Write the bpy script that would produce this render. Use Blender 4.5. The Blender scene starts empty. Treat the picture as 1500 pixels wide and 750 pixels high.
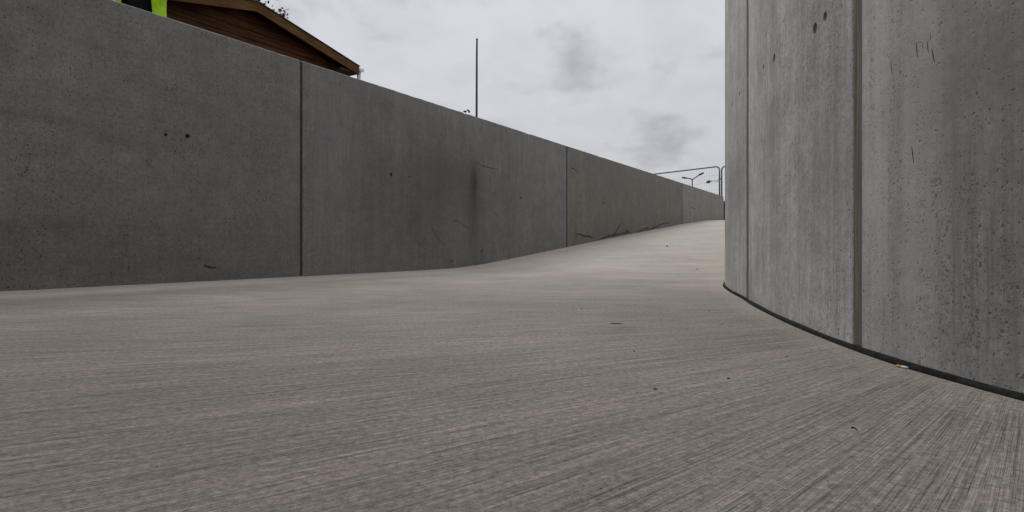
import bpy, bmesh, math, random
import numpy as np
from mathutils import Vector, Matrix
random.seed(7)
R = math.radians
scene = bpy.context.scene

# ------------------------------------------------------------------ camera, sky, sun, exposure
CAM_H, FPX, HORIZON = 0.25, 850.0, 362.0          # metres, pixels (of a 1500 px wide frame), pixel row
cam_data = bpy.data.cameras.new('camera')
cam = bpy.data.objects.new('camera', cam_data)
scene.collection.objects.link(cam)
cam.location = (0, 0, CAM_H)
cam.rotation_euler = (R(90), 0, 0)
cam_data.sensor_width = 36
cam_data.lens = 36 * FPX / 1500
cam_data.shift_y = -(375 - HORIZON) / 1500
cam_data.clip_start, cam_data.clip_end = 0.01, 3000
scene.camera = cam

SUN_DIR = Vector((-0.30, 0.33, 0.895)).normalized()   # towards the bright side of the cloud
sun_el = math.asin(SUN_DIR.z)
sun_rot = math.atan2(SUN_DIR.x, SUN_DIR.y)
world = bpy.data.worlds.new('World')
scene.world = world
world.use_nodes = True
wn, wl = world.node_tree.nodes, world.node_tree.links
wn.clear()
w_out = wn.new('ShaderNodeOutputWorld')
w_bg = wn.new('ShaderNodeBackground')
w_bg.inputs['Strength'].default_value = 0.1
w_sky = wn.new('ShaderNodeTexSky')
w_sky.sky_type = 'NISHITA'
w_sky.sun_disc = False
w_sky.sun_elevation = sun_el
w_sky.sun_rotation = sun_rot
w_tc = wn.new('ShaderNodeTexCoord')
w_sep = wn.new('ShaderNodeSeparateXYZ')
wl.new(w_tc.outputs['Generated'], w_sep.inputs[0])
def wmath(op, a, b=None, clamp=False):
    n = wn.new('ShaderNodeMath'); n.operation = op; n.use_clamp = clamp
    for i, v in enumerate((a, b)):
        if v is None: continue
        if isinstance(v, (int, float)): n.inputs[i].default_value = v
        else: wl.new(v, n.inputs[i])
    return n.outputs[0]
w_zz = wmath('ADD', wmath('MAXIMUM', w_sep.outputs['Z'], 0.0), 0.42)   # cloud deck seen in perspective
w_cmb = wn.new('ShaderNodeCombineXYZ')
wl.new(wmath('DIVIDE', w_sep.outputs['X'], w_zz), w_cmb.inputs[0])
wl.new(wmath('DIVIDE', w_sep.outputs['Y'], w_zz), w_cmb.inputs[1])
def wnoise(scale, detail, rough, off, dist=0.0):
    m = wn.new('ShaderNodeMapping'); m.inputs['Location'].default_value = off
    wl.new(w_cmb.outputs[0], m.inputs['Vector'])
    n = wn.new('ShaderNodeTexNoise')
    n.inputs['Scale'].default_value = scale; n.inputs['Detail'].default_value = detail
    n.inputs['Roughness'].default_value = rough; n.inputs['Distortion'].default_value = dist
    wl.new(m.outputs[0], n.inputs['Vector'])
    return n.outputs['Fac']
def wrange(v, a, b, c, d):
    n = wn.new('ShaderNodeMapRange'); n.interpolation_type = 'SMOOTHSTEP'
    wl.new(v, n.inputs[0])
    for i, x in enumerate((a, b, c, d)): n.inputs[i + 1].default_value = x
    return n.outputs[0]
w_big = wrange(wnoise(0.8, 4, 0.5, (3.1, 1.7, 0)), 0.3, 0.7, 0.0, 1.0)
w_puff = wrange(wnoise(3.4, 5, 0.52, (31.58, 4.4, 0), 0.1), 0.52, 0.71, 0.0, 1.0)
w_wisp = wrange(wnoise(7.0, 5, 0.55, (8.2, 0.3, 0), 0.2), 0.35, 0.75, 0.0, 1.0)
w_val = wmath('SUBTRACT', 6.5, wmath('ADD', wmath('MULTIPLY', w_puff, 1.8), wmath('ADD', wmath('MULTIPLY', w_big, 0.5), wmath('MULTIPLY', w_wisp, 0.55))))
w_col = wn.new('ShaderNodeVectorMath'); w_col.operation = 'SCALE'
w_col.inputs[0].default_value = (0.97, 0.985, 1.045)
wl.new(wmath('MULTIPLY', w_val, wmath('ADD', 0.93, wmath('MULTIPLY', wmath('MAXIMUM', w_sep.outputs['Z'], 0.0), 0.5))), w_col.inputs['Scale'])   # an overcast is brighter overhead
w_mix = wn.new('ShaderNodeMix'); w_mix.data_type = 'RGBA'
w_mix.inputs['Factor'].default_value = 0.96                       # almost closed overcast
wl.new(w_sky.outputs[0], w_mix.inputs['A'])
wl.new(w_col.outputs[0], w_mix.inputs['B'])
wl.new(w_mix.outputs['Result'], w_bg.inputs['Color'])
wl.new(w_bg.outputs[0], w_out.inputs[0])

sun_data = bpy.data.lights.new('sun', 'SUN')
sun_data.energy = 1.5
sun_data.angle = R(35)
sun_data.color = (1.0, 0.97, 0.92)
sun = bpy.data.objects.new('sun', sun_data)
scene.collection.objects.link(sun)
sun.rotation_euler = SUN_DIR.to_track_quat('Z', 'Y').to_euler()
scene.view_settings.view_transform = 'Standard'
scene.view_settings.look = 'None'
scene.view_settings.gamma = 1
scene.view_settings.use_curve_mapping = False
scene.view_settings.exposure = 0.0

# ------------------------------------------------------------------ helpers
COL = scene.collection
def tag(o, label=None, cat=None, group=None, kind=None):
    if label: o['label'] = label
    if cat: o['category'] = cat
    if group: o['group'] = group
    if kind: o['kind'] = kind
    return o
def empty(name, loc=(0, 0, 0), rz=0):
    o = bpy.data.objects.new(name, None); COL.objects.link(o)
    o.location = loc; o.rotation_euler = (0, 0, rz)
    o.empty_display_size = 0.1
    return o
def mesh_obj(name, verts, faces, mat, parent=None, smooth=False, uvs=None, loc=None):
    me = bpy.data.meshes.new(name)
    me.from_pydata([tuple(v) for v in verts], [], faces)
    if uvs is not None:
        l = me.uv_layers.new(name='UVMap')
        li = np.empty(len(me.loops), dtype=np.int32); me.loops.foreach_get('vertex_index', li)
        l.data.foreach_set('uv', np.asarray(uvs, dtype=np.float32)[li].ravel())
    if mat: me.materials.append(mat)
    if smooth: me.polygons.foreach_set('use_smooth', [True] * len(me.polygons))
    me.update()
    o = bpy.data.objects.new(name, me); COL.objects.link(o)
    if parent: o.parent = parent
    if loc: o.location = loc
    return o
class MB:
    def __init__(s): s.v = []; s.f = []
    def add(s, vs, fs):
        b = len(s.v); s.v += [Vector(p) for p in vs]; s.f += [[i + b for i in f] for f in fs]
    def hexa(s, p):            # 8 points: 4 bottom ccw, 4 top ccw
        s.add(p, [(3, 2, 1, 0), (4, 5, 6, 7), (0, 1, 5, 4), (1, 2, 6, 5), (2, 3, 7, 6), (3, 0, 4, 7)])
    def box(s, lo, hi):
        x0, y0, z0 = lo; x1, y1, z1 = hi
        s.hexa([(x0, y0, z0), (x1, y0, z0), (x1, y1, z0), (x0, y1, z0), (x0, y0, z1), (x1, y0, z1), (x1, y1, z1), (x0, y1, z1)])
    def tube(s, pts, rad, n=8, flat=None):
        pts = [Vector(p) for p in pts]
        if not hasattr(rad, '__len__'): rad = [rad] * len(pts)
        b = len(s.v); prev = None
        for i, p in enumerate(pts):
            t = (pts[min(i + 1, len(pts) - 1)] - pts[max(i - 1, 0)]).normalized()
            if prev is None:
                a = Vector((0, 0, 1)) if abs(t.z) < 0.9 else Vector((1, 0, 0))
                x = t.cross(a).normalized()
            else:
                x = (prev - t * prev.dot(t)).normalized()
            prev = x; y = t.cross(x)
            for k in range(n):
                a = 2 * math.pi * k / n
                d = x * math.cos(a) * rad[i] + y * math.sin(a) * rad[i]
                if flat is not None: d -= flat[0] * d.dot(flat[0]) * (1 - flat[1])
                s.v.append(p + d)
        for i in range(len(pts) - 1):
            for k in range(n):
                s.f.append([b + i * n + k, b + i * n + (k + 1) % n, b + (i + 1) * n + (k + 1) % n, b + (i + 1) * n + k])
        s.f.append([b + k for k in range(n)][::-1]); e = b + (len(pts) - 1) * n
        s.f.append([e + k for k in range(n)])
    def build(s, name, mat, parent=None, smooth=False):
        return mesh_obj(name, s.v, s.f, mat, parent, smooth)

# --- node helper
class NT:
    def __init__(s, name, rough=0.8, spec=0.3):
        s.mat = bpy.data.materials.new(name); s.mat.use_nodes = True
        s.n, s.l = s.mat.node_tree.nodes, s.mat.node_tree.links
        s.bsdf = s.n['Principled BSDF']
        s.bsdf.inputs['Roughness'].default_value = rough
        s.bsdf.inputs['Specular IOR Level'].default_value = spec
    def put(s, sock, v):
        if isinstance(v, (int, float)): sock.default_value = v
        elif isinstance(v, tuple): sock.default_value = v if len(v) == len(sock.default_value) else (*v, 1)
        else: s.l.new(v, sock)
    def m(s, op, a, b=0.0, c=0.0, clamp=False):
        n = s.n.new('ShaderNodeMath'); n.operation = op; n.use_clamp = clamp
        s.put(n.inputs[0], a); s.put(n.inputs[1], b); s.put(n.inputs[2], c)
        return n.outputs[0]
    def rng(s, v, a, b, c=0.0, d=1.0, smooth=True):
        n = s.n.new('ShaderNodeMapRange')
        if smooth: n.interpolation_type = 'SMOOTHSTEP'
        s.put(n.inputs[0], v)
        for i, x in enumerate((a, b, c, d)): s.put(n.inputs[i + 1], x)
        return n.outputs[0]
    def uv(s): 
        n = s.n.new('ShaderNodeTexCoord'); return n.outputs['UV']
    def obj(s):
        n = s.n.new('ShaderNodeTexCoord'); return n.outputs['Object']
    def attr(s, name):
        n = s.n.new('ShaderNodeAttribute'); n.attribute_name = name; return n.outputs['Fac']
    def sep(s, v):
        n = s.n.new('ShaderNodeSeparateXYZ'); s.l.new(v, n.inputs[0]); return n.outputs
    def map(s, v, scale=(1, 1, 1), loc=(0, 0, 0)):
        n = s.n.new('ShaderNodeMapping'); s.l.new(v, n.inputs[0])
        n.inputs['Scale'].default_value = scale; n.inputs['Location'].default_value = loc
        return n.outputs[0]
    def noise(s, v, scale=1, detail=3, rough=0.5, dist=0.0):
        n = s.n.new('ShaderNodeTexNoise'); s.l.new(v, n.inputs['Vector'])
        n.inputs['Scale'].default_value = scale; n.inputs['Detail'].default_value = detail
        n.inputs['Roughness'].default_value = rough; n.inputs['Distortion'].default_value = dist
        return n.outputs['Fac']
    def voro(s, v, scale=1, rand=1.0):
        n = s.n.new('ShaderNodeTexVoronoi'); s.l.new(v, n.inputs['Vector'])
        n.inputs['Scale'].default_value = scale; n.inputs['Randomness'].default_value = rand
        return n.outputs['Distance'], n.outputs['Color']
    def mix(s, f, a, b, mode='MIX'):
        n = s.n.new('ShaderNodeMix'); n.data_type = 'RGBA'; n.blend_type = mode
        s.put(n.inputs['Factor'], f); s.put(n.inputs['A'], a); s.put(n.inputs['B'], b)
        return n.outputs['Result']
    def scale(s, col, f):
        n = s.n.new('ShaderNodeVectorMath'); n.operation = 'SCALE'
        if isinstance(col, tuple): n.inputs[0].default_value = col[:3]
        else: s.l.new(col, n.inputs[0])
        s.put(n.inputs['Scale'], f)
        return n.outputs[0]
    def bump(s, h, strength, dist):
        n = s.n.new('ShaderNodeBump'); s.l.new(h, n.inputs['Height'])
        n.inputs['Strength'].default_value = strength; n.inputs['Distance'].default_value = dist
        s.l.new(n.outputs[0], s.bsdf.inputs['Normal'])
    def blob(s, U, V, cu, cv, ru, rv, power=1.0):
        a = s.m('DIVIDE', s.m('SUBTRACT', U, cu), ru); b = s.m('DIVIDE', s.m('SUBTRACT', V, cv), rv)
        q = s.m('ADD', s.m('MULTIPLY', a, a), s.m('MULTIPLY', b, b))
        return s.m('POWER', 2.718, s.m('MULTIPLY', q, -power))
    def color(s, c): s.put(s.bsdf.inputs['Base Color'], c); return s.mat
def simple(name, col, rough=0.7, spec=0.3, var=0.18, scale=20, stretch=(1, 1, 1), metal=0.0):
    t = NT(name, rough, spec)
    n = t.noise(t.map(t.obj(), stretch), scale, 4, 0.6)
    t.bsdf.inputs['Metallic'].default_value = metal
    t.color(t.scale(col, t.rng(n, 0.25, 0.75, 1 - var, 1 + var)))
    t.bump(n, 0.25, 0.002)
    return t.mat

# ------------------------------------------------------------------ plan of the place
# the long outer wall is straight; wall_u runs along it (up the ramp), wall_n points behind it
ang = math.atan2(541, FPX)
wall_u = np.array([math.sin(ang), math.cos(ang)])
wall_n = np.array([-math.cos(ang), math.sin(ang)])
P0 = np.array([-2.885, 3.27])
D_WALL = float(P0 @ wall_n)
TOP_L, TOP_R, GROUND_Z = 1.85, 1.908, 1.12
def ray(px): return np.array([(px - 750) / FPX, 1.0])
def on_outer(px, py, off=0.0):                      # point of the outer wall plane (or a parallel one) -> s, z
    d = ray(px); k = (D_WALL + off) / float(d @ wall_n)
    p = d * k
    return float((p - P0) @ wall_u), CAM_H + (HORIZON - py) / FPX * k
def outer_xyz(s, z, off=0.0):
    p = P0 + wall_u * s + wall_n * off
    return Vector((p[0], p[1], z))

def catmull(pts, n=24):
    pts = [np.array(p, float) for p in pts]; out = []
    pts = [2 * pts[0] - pts[1]] + pts + [2 * pts[-1] - pts[-2]]
    for i in range(1, len(pts) - 2):
        a, b, c, d = pts[i - 1:i + 3]
        for k in range(n):
            t = k / n
            out.append(0.5 * (2 * b + (c - a) * t + (2 * a - 5 * b + 4 * c - d) * t * t + (3 * b - a - 3 * c + d) * t ** 3))
    out.append(pts[-2]); return np.array(out)
class Path:
    def __init__(s, pts):
        s.p = np.array(pts); s.a = np.concatenate([[0], np.cumsum(np.linalg.norm(np.diff(s.p, axis=0), axis=1))])
        s.len = s.a[-1]
    def at(s, a):
        return np.array([np.interp(a, s.a, s.p[:, 0]), np.interp(a, s.a, s.p[:, 1])]).T
    def nrm(s, a, e=0.04):     # left normal of travel
        t = s.at(min(a + e, s.len)) - s.at(max(a - e, 0)); t /= np.linalg.norm(t)
        return np.array([-t[1], t[0]])
    def hit(s, px):            # first crossing of a pixel column's ray
        d = ray(px); c = s.p[:, 0] * d[1] - s.p[:, 1] * d[0]
        best = None
        for i in range(len(c) - 1):
            if c[i] * c[i + 1] <= 0 and c[i] != c[i + 1]:
                f = c[i] / (c[i] - c[i + 1]); q = s.p[i] + (s.p[i + 1] - s.p[i]) * f
                if q[1] > 0 and (best is None or q[1] < best[1]): best = (s.a[i] + (s.a[i + 1] - s.a[i]) * f, q[1])
        return best
def un(U, off): return tuple(wall_u * U + wall_n * off)
# inner wall: rounded nose of the turn, then parallel to the outer wall up the ramp
inner = Path(catmull([un(9.0, -4.0), (4.9, 3.2), (3.6, 1.0), (2.9, 0.0), (2.2, -0.35), (1.5, -0.2), (1.08, 0.25), (0.89, 0.7), (0.828, 1.12), (0.85, 1.5), (0.932, 1.99),
                      (1.095, 2.69), (1.472, 4.0), un(6.2, 1.10), un(9.5, 1.19), un(22.0, 1.19)]))
# outer wall: comes round behind the viewer, then straight
outer = Path(catmull([un(12, -10.0), (8.6, 0.2), (6.2, -3.2), (2.6, -5.0), (-1.6, -5.0), (-4.7, -3.3), tuple(P0 + wall_u * -4.6)]).tolist()
             + [tuple(P0 + wall_u * s) for s in np.arange(-4.5, 17.8, 0.1)] + [tuple(P0 + wall_u * 17.78)])
S0 = outer.len - 17.78                                # arc length at wall coordinate s = 0

# floor level along the ramp
RS = np.array([-50, 3.6, 4.2, 4.7, 5.55, 6.97, 9.0, 13.3, 15.5, 17.8, 19.5, 60])
RZ = np.array([0, 0, .008, .038, .115, .25, .44, .83, 1.0, 1.10, 1.118, 1.118])
def floor_z(x, y):
    s = (x - P0[0]) * wall_u[0] + (y - P0[1]) * wall_u[1]
    return np.interp(s, RS, RZ)
def on_floor(px, py):
    for z in np.arange(0.6, 26, 0.01):
        x = (px - 750) / FPX * z
        h = CAM_H - (py - HORIZON) / FPX * z
        if h <= floor_z(x, z): return Vector((x, z, float(floor_z(x, z))))
    return Vector((0, 5, 0))

# ------------------------------------------------------------------ materials of the concrete
def concrete_wall_mat(name, base, speck_u, speck_v, speck_amt, masks, stains, streak=0.14, lo=0.0, calm=None, even=1.0):
    t = NT(name, 0.72, 0.28)
    uv = t.uv(); sx = t.sep(uv); U, V = sx[0], sx[1]
    info = t.n.new('ShaderNodeObjectInfo')
    shift = t.n.new('ShaderNodeVectorMath'); shift.operation = 'ADD'
    cmb = t.n.new('ShaderNodeCombineXYZ'); t.l.new(t.m('MULTIPLY', info.outputs['Random'], 37.0), cmb.inputs[2])
    t.l.new(uv, shift.inputs[0]); t.l.new(cmb.outputs[0], shift.inputs[1]); p = shift.outputs[0]
    big = t.noise(p, 1.1, 5, 0.55, 0.4)
    mid = t.noise(p, 5.0, 5, 0.6)
    drip = t.noise(t.map(p, (9, 0.4, 1)), 1, 6, 0.7, 0.1)
    fine_drip = t.noise(t.map(p, (80, 2.6, 1)), 1, 4, 0.85)
    grain = t.noise(p, 46, 4.2, 0.95)
    blot = t.noise(p, 9, 5, 0.85, 0.2)
    hair = t.noise(t.map(p, (1.3, 26, 1)), 1, 4, 0.6, 0.3)
    val = t.m('MULTIPLY', t.rng(big, 0.28, 0.72, 1 - .16 * even, 1 + .14 * even), t.rng(mid, 0.25, 0.75, 1 - .12 * even, 1 + .10 * even))
    sa = t.rng(U, calm, calm + .02, 0.3, 1.0) if calm else 1.0
    val = t.m('MULTIPLY', val, t.m('ADD', 1.0, t.m('MULTIPLY', sa, t.rng(drip, 0.25, 0.75, -streak * .55, streak * .55))))
    val = t.m('MULTIPLY', val, t.m('ADD', 1.0, t.m('MULTIPLY', sa, t.rng(fine_drip, 0.25, 0.75, -streak, streak))))
    val = t.m('MULTIPLY', val, t.rng(hair, 0.25, 0.75, 0.965, 1.03))
    val = t.m('MULTIPLY', val, t.m('MULTIPLY', t.rng(grain, 0.25, 0.75, 0.62, 1.38, False), t.rng(blot, 0.28, 0.72, 1 - .16 * even, 1 + .15 * even)))
    
    # air pits and specks
    dens = None
    for q in masks:
        b = t.m('MULTIPLY', t.blob(U, V, *q[:4]), q[4])
        dens = b if dens is None else t.m('MAXIMUM', dens, b)
    patch = t.rng(t.noise(p, 2.6, 4, 0.6, 0.5), 0.3, 0.7, 0.68, 1.08)
    patch = t.m('MULTIPLY', patch, t.rng(t.noise(t.map(p, (42, 0.7, 1), (1, 4, 0)), 1, 3, 0.6), 0.35, 0.65, 0.75, 1.2))   # pits run in columns
    dens = t.m('MULTIPLY', t.m('MINIMUM', t.m('ADD', dens, lo), 1.05), patch)
    warp = t.n.new('ShaderNodeVectorMath'); warp.operation = 'ADD'
    nz = t.n.new('ShaderNodeTexNoise'); nz.inputs['Scale'].default_value = 60; nz.inputs['Detail'].default_value = 2
    t.l.new(p, nz.inputs['Vector'])
    sc = t.scale(nz.outputs['Color'], 0.016); t.l.new(p, warp.inputs[0]); t.l.new(sc, warp.inputs[1])
    pits = None
    for k, (ku, kv, off) in enumerate(((1.0, 1.0, 0.0), (1.9, 1.7, 5.3), (3.4, 3.0, 2.7))):
        d, c = t.voro(t.map(warp.outputs[0], (speck_u * ku, speck_v * kv, 1), (off, off * 2, 0)), 1, 0.95)
        cs = t.sep(c)
        size = t.m('MULTIPLY', t.m('MULTIPLY', dens, 0.40), t.rng(cs[0], 0.1, 1.0, 0.0, 1.0, False))
        msk = t.rng(t.m('SUBTRACT', size, d), -0.04, 0.10)
        msk = t.m('MULTIPLY', msk, t.rng(cs[1], 0.1, 0.9, 0.35, 1.0))
        pits = msk if pits is None else t.m('MAXIMUM', pits, msk)
    val = t.m('MULTIPLY', val, t.m('SUBTRACT', 1.0, t.m('MULTIPLY', pits, speck_amt)))
    edge = t.rng(V, -0.02, 0.16, 0.86, 1.0)
    col = t.mix(1.0, t.scale(base, val), info.outputs['Color'], 'MULTIPLY')
    for (cu, cv, ru, rv, amt, c, kind) in stains:
        b = t.blob(U, V, cu, cv, ru, rv)
        n2 = {'drip': fine_drip, 'mottle': mid, 'plain': drip}[kind]
        b = t.m('MULTIPLY', b, t.rng(n2, 0.3, 0.65, 0.25, 1.0))
        col = t.mix(t.m('MULTIPLY', b, amt, clamp=True), col, c)
    t.color(col)
    t.put(t.bsdf.inputs['Roughness'], t.rng(big, 0.3, 0.7, 0.62, 0.82))
    h = t.m('SUBTRACT', t.m('MULTIPLY', grain, 0.35), t.m('MULTIPLY', pits, 1.0))
    h = t.m('ADD', h, t.m('MULTIPLY', fine_drip, 0.25))
    t.bump(h, 0.55, 0.0025)
    return t.mat

def L(px, py):
    s, z = on_outer(px, py); return s + S0, z
def Rw(px, py):
    a, k = inner.hit(px); return a, CAM_H + (HORIZON - py) / FPX * k
BRN = (0.035, 0.032, 0.029); OCH = (0.16, 0.125, 0.05); GRN = (0.10, 0.105, 0.07)
def st(fn, px, py, ru, rv, amt, c, kind='mottle'):
    u, v = fn(px, py); return (u, v, ru, rv, amt, c, kind)
def mk(fn, px, py, ru, rv, amt):
    u, v = fn(px, py); return (u, v, ru, rv, amt)
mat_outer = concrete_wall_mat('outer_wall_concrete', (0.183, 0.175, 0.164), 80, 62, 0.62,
    [mk(L, 120, 250, 1.5, 1.3, 1.5), mk(L, 350, 300, 0.8, 0.9, 0.8), (S0 - 9, 1.0, 7.5, 2.0, 1.3)],
    [st(L, 695, 268, 0.10, 0.26, 1.0, BRN, 'drip'), st(L, 693, 320, 0.14, 0.5, 0.6, BRN, 'drip'), st(L, 618, 290, 1.2, 0.62, 0.46, BRN, 'drip'), st(L, 655, 250, 0.5, 0.3, 0.35, BRN, 'mottle'),
     st(L, 285, 328, 0.06, 0.05, 0.6, OCH), st(L, 376, 334, 0.05, 0.06, 0.5, OCH), st(L, 365, 265, 0.06, 0.05, 0.35, OCH), st(L, 433, 330, 0.05, 0.08, 0.4, OCH),
     st(L, 20, 165, 0.35, 0.03, 0.4, BRN), st(L, 170, 205, 0.25, 0.05, 0.3, BRN), st(L, 60, 330, 0.35, 0.05, 0.3, BRN), st(L, 10, 380, 1.6, 0.35, 0.3, BRN),
     st(L, 560, 150, 0.35, 0.12, 0.25, BRN, 'drip'), st(L, 910, 270, 2.2, 0.8, 0.3, (0.14, 0.128, 0.105), 'plain'),
     st(L, 676, 165, 1.2, 0.12, 0.2, (0.27, 0.28, 0.29), 'drip'), st(L, 800, 240, 0.6, 0.5, 0.25, (0.26, 0.27, 0.28), 'drip'), st(L, 485, 240, 0.28, 1.0, 0.3, (0.23, 0.235, 0.24), 'drip')],
    streak=0.19, even=0.75, lo=0.58, calm=S0 + on_outer(441.5, 200)[0])
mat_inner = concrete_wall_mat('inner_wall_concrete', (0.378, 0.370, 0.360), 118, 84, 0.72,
    [mk(Rw, 1470, 400, 0.30, 0.62, 2.4), mk(Rw, 1350, 480, 0.17, 0.25, 1.2), mk(Rw, 1195, 110, 0.30, 0.75, 1.8), mk(Rw, 1430, 180, 0.22, 0.25, 1.0), (inner.hit(1499)[0] - 3.2, 0.9, 2.7, 1.5, 1.4), (inner.hit(1255)[0], 0.9, 0.05, 2.0, 0.55)],
    [st(Rw, 1195, 80, 0.22, 0.5, 0.45, (0.10, 0.098, 0.093), 'drip'), st(Rw, 1140, 250, 0.25, 0.5, 0.4, (0.14, 0.138, 0.133), 'drip'), st(Rw, 1240, 150, 0.14, 0.25, 0.35, (0.13, 0.115, 0.10)), st(Rw, 1440, 320, 0.26, 0.70, 0.9, (0.135, 0.128, 0.118), 'drip'), st(Rw, 1470, 60, 0.2, 0.12, 0.4, (0.14, 0.135, 0.13), 'mottle'),
     st(Rw, 1290, 465, 0.05, 0.07, 0.55, (0.12, 0.115, 0.10)), st(Rw, 1205, 240, 0.12, 0.16, 0.3, (0.15, 0.14, 0.125)), st(Rw, 1215, 300, 0.25, 0.14, 0.2, GRN), st(Rw, 1078, 270, 0.4, 0.12, 0.4, (0.15, 0.15, 0.15), 'plain'),
     st(Rw, 1300, 120, 0.13, 0.8, 0.9, (0.44, 0.435, 0.43), 'plain'), st(Rw, 1430, 120, 0.25, 0.06, 0.4, (0.15, 0.15, 0.15)), st(Rw, 1180, 390, 0.3, 0.14, 0.3, (0.32, 0.33, 0.34), 'drip')],
    streak=0.30, lo=0.55, even=1.1)

mat_joint_dark = simple('dark_joint_sealant', (0.045, 0.042, 0.04), 0.8, 0.2, 0.3, 30)
def filler_mat():
    t = NT('brown_joint_board', 0.9, 0.15)
    uv = t.uv()
    g = t.noise(t.map(uv, (220, 2.5, 1)), 1, 4, 0.65, 0.2); q = t.noise(uv, 7, 4, 0.6)
    c = t.mix(t.rng(g, 0.3, 0.7), (0.062, 0.055, 0.046), (0.205, 0.180, 0.150))
    c = t.mix(t.rng(q, 0.55, 0.75, 0, 0.5), c, (0.24, 0.23, 0.21))
    t.color(c); t.bump(g, 0.6, 0.003); return t.mat
mat_filler = filler_mat()
def rubber_mat():
    t = NT('black_foam', 0.9, 0.12)
    n = t.noise(t.map(t.obj(), (1, 1, 1)), 55, 4, 0.6)
    t.color(t.scale((0.009, 0.009, 0.009), t.rng(n, 0.3, 0.7, 0.6, 2.2))); t.bump(n, 0.5, 0.004); return t.mat
mat_rubber = rubber_mat()

def ramp_mat():
    t = NT('broomed_concrete', 0.9, 0.15)
    uv = t.uv(); obj = t.obj()
    inn, out = t.attr('inner_dist'), t.attr('outer_dist')
    wob = t.noise(t.map(obj, (1, 1, 0)), 3.0, 3, 0.5)
    sx = t.sep(uv)
    cmb = t.n.new('ShaderNodeCombineXYZ')
    t.put(cmb.inputs[0], sx[0]); t.put(cmb.inputs[1], t.m('ADD', sx[1], t.m('MULTIPLY', wob, 0.008)))
    p = cmb.outputs[0]
    multi = t.noise(t.map(p, (2.6, 125.0, 1)), 1, 3.2, 0.95)       # dashes of every size, from broom passes to bristles
    multi2 = t.noise(t.map(p, (1.0, 13.0, 1), (5, 2, 0)), 1, 3, 0.9)
    b2 = t.noise(t.map(p, (2.2, 360, 1)), 1, 2, 0.7)            # long single bristles
    b3 = t.noise(t.map(p, (0.5, 9, 1), (7, 1, 0)), 1, 4, 0.6)
    grit = t.noise(t.map(obj, (1, 1, 0)), 85, 3.6, 0.97)
    mott = t.noise(t.map(obj, (1, 1, 0)), 0.9, 5, 0.55, 0.4)
    m2 = t.noise(t.map(obj, (1, 1, 0)), 6, 5, 0.62)
    # smooth trowelled margin along the inner wall, softer strip along the outer wall
    so = t.sep(obj)
    edge_i = t.rng(t.m('ADD', inn, t.m('MULTIPLY', m2, 0.02)), 0.075, 0.105)
    edge_o = t.rng(t.m('ADD', out, t.m('MULTIPLY', mott, 0.35)), 0.55, 1.05)
    br = t.m('MULTIPLY', t.rng(edge_i, 0, 1, 0.6, 1.0, False), t.rng(edge_o, 0, 1, 0.45, 1.0, False))
    groove = t.rng(t.noise(t.map(p, (6.0, 230, 1), (3, 7, 0)), 1, 2, 0.6), 0.40, 0.31)      # deeper single scores
    val = t.m('ADD', t.m('MULTIPLY', t.m('SUBTRACT', multi, 0.5), 2.3), t.m('MULTIPLY', t.m('SUBTRACT', multi2, 0.5), 0.4))
    val = t.m('ADD', val, t.m('ADD', t.m('MULTIPLY', t.m('SUBTRACT', b2, 0.5), 1.0), t.m('MULTIPLY', t.m('SUBTRACT', b3, 0.5), 0.12)))
    val = t.m('SUBTRACT', val, t.m('MULTIPLY', groove, 0.2))
    val = t.m('ADD', 1.0, t.m('MULTIPLY', val, br))
    val = t.m('MULTIPLY', val, t.rng(mott, 0.25, 0.75, 0.92, 1.07))
    val = t.m('MULTIPLY', val, t.rng(m2, 0.2, 0.8, 0.96, 1.04))
    val = t.m('MULTIPLY', val, t.rng(grit, 0.25, 0.75, 0.34, 1.68, False))
    base = t.mix(t.rng(mott, 0.35, 0.7), (0.180, 0.158, 0.135), (0.190, 0.168, 0.144))
    base = t.mix(t.rng(t.noise(t.map(p, (0.3, 2.2, 1), (4, 9, 0)), 1, 4, 0.6), 0.5, 0.75, 0, 0.5), base, (0.245, 0.215, 0.187))
    base = t.mix(t.rng(t.m('ADD', t.attr('ramp_pos'), t.m('MULTIPLY', mott, 2.0)), -0.6, 7.0, 0, 1.0), base, t.mix(t.rng(b3, 0.35, 0.65), (0.402, 0.370, 0.326), (0.430, 0.397, 0.352)))   # base grows paler up the ramp
    base = t.mix(t.rng(edge_i, 0, 1, 0.10, 0.0, False), base, (0.34, 0.315, 0.285))
    base = t.mix(t.rng(edge_o, 0, 1, 0.75, 0.0, False), base, (0.50, 0.45, 0.395))
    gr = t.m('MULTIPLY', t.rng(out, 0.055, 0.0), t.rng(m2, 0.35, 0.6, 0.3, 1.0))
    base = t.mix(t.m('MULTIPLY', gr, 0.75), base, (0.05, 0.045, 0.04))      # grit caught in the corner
    for (ax, ay, ar, aw, am) in ((-4.6, 4.9, 4.05, 0.035, 0.22), (-4.6, 4.9, 4.22, 0.022, 0.15), (-4.4, 5.0, 4.6, 0.03, 0.12)):
        dx_, dy_ = t.m('SUBTRACT', so[0], ax), t.m('SUBTRACT', so[1], ay)
        dd = t.m('ABSOLUTE', t.m('SUBTRACT', t.m('SQRT', t.m('ADD', t.m('MULTIPLY', dx_, dx_), t.m('MULTIPLY', dy_, dy_))), ar))
        mk_ = t.m('MULTIPLY', t.rng(dd, aw, 0.0), t.m('MULTIPLY', t.rng(m2, 0.35, 0.6), t.rng(so[1], 3.6, 2.6)))
        base = t.mix(t.m('MULTIPLY', mk_, am), base, (0.06, 0.05, 0.043))
    line = t.m('MULTIPLY', t.rng(inn, 0.082, 0.092), t.rng(inn, 0.110, 0.094))
    base = t.mix(t.m('MULTIPLY', line, 0.08), base, (0.5, 0.47, 0.44))
    so = t.sep(obj)
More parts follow.
